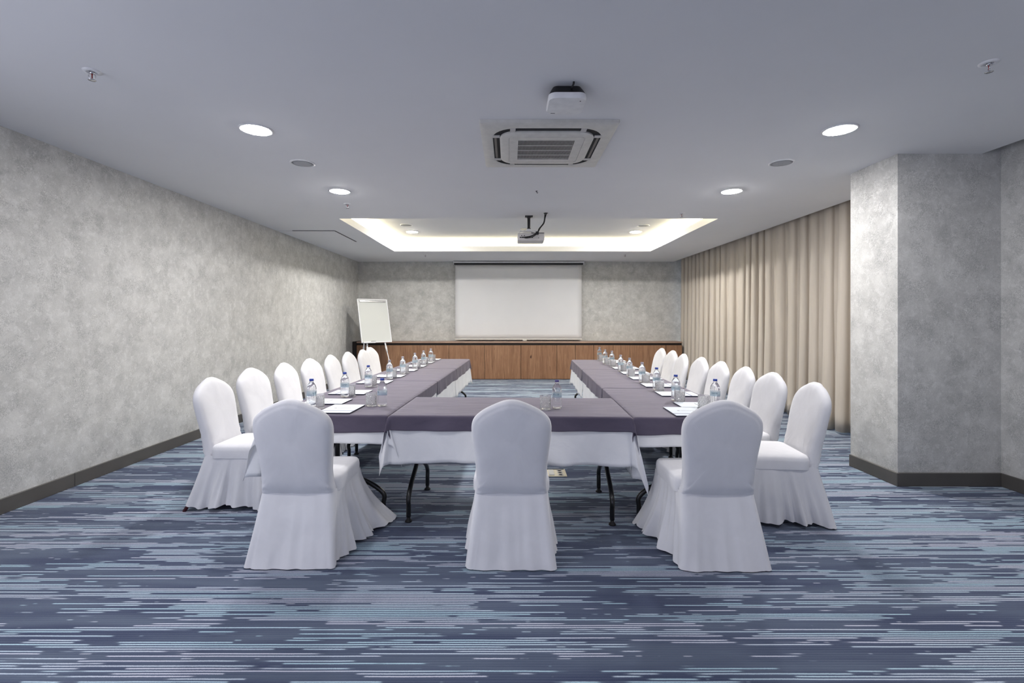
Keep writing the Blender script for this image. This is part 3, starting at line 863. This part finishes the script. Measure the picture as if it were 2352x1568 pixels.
    for j in range(NZ_ + 1):
        f = j / NZ_
        fl = f ** 1.15
        P = perim(.210 + .042 * fl, .226 + .022 * fl, -.240 - .120 * f ** .95, .245 + .035 * fl, .035)
        ring = []
        for k, (px, py, nx_, ny_, ci, s) in enumerate(P):
            if s < 0: A = .008
            elif ci == 1 or ci == 3: A = .027 * math.sin(PI * s) ** .5        # left / right side
            elif ci == 0: A = .026 * math.sin(PI * s) ** .5                    # front
            else: A = .004                                                     # tight back
            fsw = 1.0 if (s >= 0 and ci in (0, 1, 3)) else 0.0
            ss = k * .112
            d = A * fl * (math.sin(ss * 4.2 + 2.5 * nz(ss * .7, sd, 1)) + .9 * nz(ss * 3, f * 1.5, sd) - .2 + .65 * fsw * math.sin(ss * 10.5 + 4 * nz(ss * .9, sd, 5)))
            if ci == 2 and s >= 0: d += .003 * nz(s * 3, f * 4, sd) - .006 * math.sin(PI * f) * math.sin(PI * s)
            z = (.400 + .025 * (py < -.2)) * (1 - f)
            lift = 0.0
            if s >= 0 and ci in (1, 3): lift = (.014 + .018 * hem) * math.sin(PI * s) + .010 * nz(ss * 2, sd, 6)
            if s >= 0 and ci == 0: lift = .012 + .01 * nz(ss * 2, sd, 6)
            if showleg: lift += .045 * max(0, 1 - math.hypot(px - .25, py + .36) / .12)
            z += max(.003, .006 + lift) * f
            X, Y = px + nx_ * d, py + ny_ * d
            if trail:
                tx, ty, amt = trail
                wgt = max(0.0, 1 - math.hypot(px - tx * .24, (py - ty * .26) * .8) / .42) ** 1.2
                X += tx * amt * wgt * fl ** 1.4; Y += ty * amt * .35 * wgt * fl ** 1.4
                z += .018 * wgt * f * max(0, math.sin(ss * 6)) 
            ring.append(b.verts.new((X, Y, z)))
        rings.append(ring)
    n = len(rings[0])
    for a, c in zip(rings[:-1], rings[1:]):
        for i in range(n): b.faces.new((a[i], a[(i + 1) % n], c[(i + 1) % n], c[i]))
    sk = mesh_obj('skirt', b, M['chair_cloth'], t)
    # ---- legs under the skirt, the tips showing
    for lx, ly in ((-.225, -.335), (.238, -.372) if showleg else (.225, -.335), (-.2, .225), (.2, .225)):
        top = (lx * .85, ly * .55, .39)
        path = [(lx, ly, 0.0), (.222, -.305, .10), (.19, -.19, .39)] if (showleg and ly < -.36) else [(lx, ly, 0.0), top]
        b = BM(); tube(b, path, .012, 10, r_end=.016, smooth=False); mesh_obj('leg', b, M['mahogany'], t)
    return t

g1, g2, g3 = 'white covered chairs along the left table arm', 'white covered chairs along the right table arm', 'white covered chairs at the front table, backs to the camera'
chair(-1.235, 3.055, 0.0, 'white covered chair back to camera at the left front, skirt trailing to the right', 1.1, (1, 1, .20), group=g3)
chair(.012, 3.045, 0.0, 'white covered chair back to camera in the centre front', 2.2, None, group=g3)
chair(1.205, 3.03, 0.0, 'white covered chair back to camera at the right front, skirt trailing to the left', 3.3, (-1, 1, .12), group=g3)
Lc = [(-2.0, 3.76), (-2.08, 4.46), (-2.02, 5.02), (-1.98, 5.55), (-1.95, 6.15), (-1.92, 6.70), (-1.87, 7.22), (-1.93, 7.77)]
Rc = [(1.87, 3.50), (1.92, 4.11), (1.93, 4.63), (1.95, 5.20), (1.97, 5.77), (1.96, 6.36), (2.05, 7.02), (2.06, 7.56)]
od = ['first', 'second', 'third', 'fourth', 'fifth', 'sixth', 'seventh', 'eighth and farthest']
for k, (x, y) in enumerate(Lc):
    chair(x, y, -PI / 2 - TH + math.radians((2, -3, 2, -2, 3, 0, -1, -5)[k]), 'white covered chair in the left row, %s from the camera' % od[k], 4.4 + k * 1.7, None, 1.0 if k == 0 else .3, showleg=(k == 0), group=g1)
for k, (x, y) in enumerate(Rc):
    chair(x, y, PI / 2 - TH + math.radians((-4, 3, -2, 1, 2, -2, 2, 3)[k]), 'white covered chair in the right row, %s from the camera' % od[k], 21.3 + k * 1.9, None, .6, group=g2)

# ------------------------------------------------------------------ bottles, glasses, pads
def bottle_master(capmat):
    t = thing('water_bottle', '', 'bottle', (0, 0, 0), 0)
    prof = [(.006, .004), (.022, .002), (.030, .004), (.0345, .012), (.0352, .020)]
    z = .024
    while z < .080:
        prof += [(.0350, z), (.0338, z + .004), (.0350, z + .008)]; z += .010
    prof += [(.0345, .0835), (.0345, .124), (.0352, .127), (.034, .132), (.0352, .138), (.0345, .146), (.031, .158), (.0245, .170), (.0175, .180), (.0142, .186), (.0142, .191), (.0160, .192), (.0160, .1945), (.0135, .195), (.0135, .199)]
    b = BM()
    lathe(b, prof, 36, fn=lambda r, z, a: r * (1 - .045 * (z < .018) * (.5 + .5 * math.cos(5 * a)) - .03 * (.128 < z < .165) * (.5 + .5 * math.cos(8 * a + z * 40))))
    bd = mesh_obj('body', b, M['water_bottle'], t)
    b = BM(); lathe(b, [(.0353, .086), (.0355, .088), (.0355, .121), (.0353, .1225)], 40, cap=False); mesh_obj('label_band', b, M['bottle_label'], t)
    b = BM(); lathe(b, [(.0152, .1955), (.0155, .197), (.0155, .209), (.0145, .2105), (.004, .211)], 36, fn=lambda r, z, a: r * (1 - .02 * (math.cos(18 * a) > 0) * (r > .015))); mesh_obj('cap', b, capmat, t)
    return t
def glass_master(rad, hgt):
    t = BM()
    NA, NH = 144, 44
    def fn(r, z, a):
        if z < hgt * .12 or z > hgt * .80 or r < rad * .95: return r
        u = a * 12 / (2 * PI); v = z / hgt * 4.4
        p = abs(((u + v) % 1) - .5) * 2; q = abs(((u - v) % 1) - .5) * 2
        return r - .0034 * max(0, 1 - 2.2 * min(p, q)) - .0010 * max(p, q)
    prof = [(rad * .5, .001), (rad * .95, .0), (rad, .004)] + [(rad, .004 + (hgt - .006) * i / NH) for i in range(1, NH + 1)] + [(rad - .0008, hgt), (rad - .0022, hgt - .0005)]
    prof += [(rad - .0034, hgt * .8), (rad - .004, hgt * .4), (rad - .0045, .016), (rad * .7, .011), (rad * .2, .0105)]
    lathe(t, prof, NA, fn=fn)
    return mesh_obj('tumbler', t, M['cut_glass'], None, True, auto=28)

def glass_copy(src, p, label, rz, group):
    o = src.copy(); COL.objects.link(o); o.location = p; o.rotation_euler = (0, 0, rz)
    return tag(o, label, 'glass', group)

def onTop(px, py):       # point of the table top seen at a photo pixel: only used to measure positions
    d = (EYE - TOP) * 1110 / (py - 733.0)
    return Vector(((px - 1170) * d / 1110, d, TOP))
gb, gl_ = 'water bottles on the tables', 'cut glass tumblers on the tables'
Lb = [(715.5, 934.5), (792, 912), (846, 889), (894.8, 870.9), (925, 858.8), (953, 846.8), (972.8, 838.7), (989.6, 831.8)]
Lg = [(735.8, 937.0), (808, 909.5), (858.7, 887.2), (905.4, 868.0), (933.5, 856.5), (961, 844.5), (979, 836.5), (996, 829.8)]
Rb = [(1642.6, 935), (1552, 920.5), (1508, 896), (1474.8, 878.3), (1446, 863.8), (1425.6, 853.5), (1405.5, 839.8), (1390, 835.2), (1377, 827.0)]
Rg = [(1616.4, 939.0), (1561, 923.5), (1515, 899), (1483.6, 880.0), (1450, 866), (1433, 852.8), (1408.5, 842.3), (1394.5, 836.5), (1381, 828.9)]
mb = {'blue': bottle_master(M['cap_blue']), 'violet': bottle_master(M['cap_violet']), 'grey': bottle_master(M['cap_grey'])}
used = set()
def put_bottle(px, py, kind, label, grp):
    p = onTop(px, py); rz = rnd.uniform(0, 6.28)
    if kind not in used:
        used.add(kind); o = mb[kind]; o.location = p; o.rotation_euler = (0, 0, rz); o['label'] = label; o['group'] = grp; return o
    return dup(mb[kind], p, rz, label, grp)
odn = ['first', 'second', 'third', 'fourth', 'fifth', 'sixth', 'seventh', 'eighth', 'ninth']
capk = lambda k: 'blue' if k < 3 else 'grey'
capw = lambda k: 'blue-capped' if k < 3 else 'grey-capped'
for k, (px, py) in enumerate(Lb):
    put_bottle(px, py, capk(k), '%s water bottle, %s from the camera along the left row' % (capw(k), odn[k]), 'water bottles on the left table arm')
for k, (px, py) in enumerate(Rb):
    put_bottle(px, py, capk(k), '%s water bottle, %s from the camera along the right row' % (capw(k), odn[k]), 'water bottles on the right table arm')
put_bottle(878, 932.3, 'blue', 'blue-capped water bottle alone near the left front table corner', 'water bottles at the front')
put_bottle(1279.3, 938.2, 'violet', 'violet-capped water bottle on the front table right of the centre chair', 'water bottles at the front')
gn = glass_master(.030, .104); gwid = glass_master(.041, .100)
first = {'n': True, 'w': True}
def put_glass(px, py, src, key, label, grp):
    p = onTop(px, py); rz = rnd.uniform(0, 6.28)
    if first[key]:
        first[key] = False; src.location = p; src.rotation_euler = (0, 0, rz); return tag(src, label, 'glass', grp)
    return glass_copy(src, p, label, rz, grp)
for k, (px, py) in enumerate(Lg):
    put_glass(px, py, gn, 'n', 'narrow cut glass tumbler, %s from the camera along the left row' % odn[k], 'narrow tumblers on the left table arm')
for k, (px, py) in enumerate(Rg):
    put_glass(px, py, gwid, 'w', 'wide cut glass tumbler, %s from the camera along the right row' % odn[k], 'wide tumblers on the right table arm')
put_glass(853, 931.5, gwid, 'w', 'wide cut glass tumbler near the left front table corner', 'wide tumblers at the front')
put_glass(1252.8, 939.5, gwid, 'w', 'wide cut glass tumbler on the front table right of the centre chair', 'wide tumblers at the front')

# note pads: dark board, white cover sheet with a small grey heading and a slate stripe near the lower edge
def pad_master():
    t = thing('notepad', '', 'notepad', (0, 0, 0), 0)
    w, h = .118, .158
    b = BM(); box(b, -w, w, -h, h, 0.0, .007, .001, 1); mesh_obj('backing', b, M['pad_navy'], t, False)
    b = BM(); box(b, -w + .001, w - .001, -h - .002, h, .0072, .0086); mesh_obj('cover_sheet', b, M['paper'], t, False)
    b = BM(); box(b, -w + .001, w - .001, -h + .062, -h + .074, .0087, .0090); mesh_obj('stripe', b, M['pad_stripe'], t, False)
    b = BM(); box(b, -.060, -.042, .008, .022, .0087, .0090)
    for k in range(9):
        x = -.036 + k * .011
        box(b, x, x + .008, .012, .018, .0087, .0090)
    mesh_obj('printed_heading', b, M['pad_ink'], t, False)
    return t
pm = pad_master(); pfirst = [True]
def put_pad(x, y, rz, label, grp):
    p = Vector((x, y, TOP))
    if pfirst[0]:
        pfirst[0] = False; pm.location = p; pm.rotation_euler = (0, 0, rz); pm['label'] = label; pm['group'] = grp; return pm
    return dup(pm, p, rz, label, grp)
put_pad(-1.215, 3.505, -TH, 'white notepad on dark backing in front of the left front chair', 'notepads at the front chairs')
put_pad(1.245, 3.40, -TH, 'white notepad on dark backing in front of the right front chair', 'notepads at the front chairs')
for k, (x, y) in enumerate(Lc):
    put_pad(-1.455 + (y - 3.3) * .0385, y + (.06, -.16, -.02, -.02, .02, .0, .05, .05)[k], -PI / 2 - TH, 'white notepad at the %s seat from the camera in the left row' % odn[k], 'notepads along the left table arm')
for k, (x, y) in enumerate(Rc):
    yp = (3.65, 4.2, 4.75, 5.32, 5.83, 6.42, 7.27, 7.53)[k]
    put_pad(1.43 + (yp - 3.3) * .0385 + (.05 if k == 7 else -.01), yp, PI / 2 - TH, 'white notepad at the %s seat from the camera in the right row' % odn[k], 'notepads along the right table arm')
put_pad(.02, 3.475, -TH, 'white notepad on the front table hidden behind the centre chair', 'notepads at the front chairs')

# ------------------------------------------------------------------ floor outlet box
t = thing('floor_outlet', 'cream floor outlet box with round sockets under the front table', 'floor outlet', (.375, 4.40, 0), 0)
b = BM(); box(b, -.14, .14, -.105, .105, 0, .006, .002); mesh_obj('frame', b, M['outlet_cream'], t, True, auto=40)
b = BM(); box(b, -.13, .13, .085, .10, .0061, .0085); mesh_obj('lid_shadow', b, M['dark_void'], t, False)  # dark strip painted in for the shade of the box recess
for k in range(3):
    b = BM(); lathe(b, [(.026, .0062), (.026, .009), (.021, .0092), (.019, .0075), (.004, .007)], 24, .085, -.068 + k * .062); mesh_obj('socket', b, M['grille_grey'], t, True, auto=40)
    b = BM(); lathe(b, [(.016, .0079), (.004, .0081)], 20, .085, -.068 + k * .062); mesh_obj('socket_hole', b, M['dark_gap'], t)
b = BM(); box(b, -.02, .03, -.08, .075, .0062, .011, .002); mesh_obj('data_module', b, M['offwhite_plastic'], t, True, auto=40)
for k in range(2):
    b = BM(); lathe(b, [(.024, .0062), (.024, .009), (.02, .0092), (.004, .007)], 24, -.085, -.04 + k * .08); mesh_obj('socket', b, M['grille_grey'], t, True, auto=40)

# ------------------------------------------------------------------ lights
def area(name, loc, rot, sx, sy, power, rgb, spread=PI):
    L = bpy.data.lights.new(name, 'AREA'); L.shape = 'RECTANGLE'; L.size = sx; L.size_y = sy
    L.energy = power; L.color = rgb; L.spread = spread
    o = bpy.data.objects.new(name, L); COL.objects.link(o); o.location = loc; o.rotation_euler = rot
    return o
warm = (1.0, .88, .55)
zc_ = H + LIP + .012
# LED strips lying on the cove ledge, shining up
EX = .10
area('cove_led_far', ((TX0 + TX1) / 2, TY1 + EX, zc_), (PI, 0, 0), TX1 - TX0 + .2, 0.03, 110, warm)
area('cove_led_near', ((TX0 + TX1) / 2, TY0 - EX, zc_), (PI, 0, 0), TX1 - TX0 + .2, 0.03, 110, warm)
area('cove_led_left', (TX0 - EX, (TY0 + TY1) / 2, zc_), (PI, 0, 0), .03, TY1 - TY0 + .2, 66, warm)
area('cove_led_right', (TX1 + EX, (TY0 + TY1) / 2, zc_), (PI, 0, 0), .03, TY1 - TY0 + .2, 66, warm)
# fill lights added at the unseen rear and left windows; daylight behind the curtains
area('fill_light_rear', ((WX0 + WX1) / 2, YR - .12, (WZ0 + WZ1) / 2), (PI / 2, 0, 0), WX1 - WX0 - .1, WZ1 - WZ0 - .1, 24, (.74, .72, 1.0))  # added fill from behind the camera
area('fill_light_left', (XL - .12, (LY0 + LY1) / 2, 1.65), (0, -PI / 2, 0), 1.4, LY1 - LY0 - .1, 60, (.86, .87, 1.0))  # added fill for surfaces facing left
area('daylight_side_window', (XW + .13, 8.2, 1.4), (0, PI / 2, 0), 2.4, 6.2, 25, (.75, .88, 1.0))

w = bpy.data.worlds.new('world'); scene.world = w; w.use_nodes = True
w.node_tree.nodes['Background'].inputs[0].default_value = (.55, .65, .85, 1); w.node_tree.nodes['Background'].inputs[1].default_value = .6

# ------------------------------------------------------------------ camera and view
cam = bpy.data.cameras.new('camera'); co = bpy.data.objects.new('camera', cam); COL.objects.link(co)
co.location = (0, 0, EYE); co.rotation_euler = (PI / 2, 0, 0)
cam.sensor_width = 36; cam.lens = 1110 / 2352 * 36
cam.shift_x = 6 / 2352; cam.shift_y = -51 / 2352
cam.clip_start = .02; cam.clip_end = 100
scene.camera = co
vs_ = scene.view_settings
vs_.view_transform = 'Standard'; vs_.look = 'None'; vs_.gamma = 1.0; vs_.use_curve_mapping = False
vs_.exposure = 0.10
cy = scene.cycles
cy.use_denoising = True
cy.max_bounces = 12; cy.diffuse_bounces = 7; cy.glossy_bounces = 4; cy.transmission_bounces = 12; cy.transparent_max_bounces = 8
cy.sample_clamp_indirect = 6.0
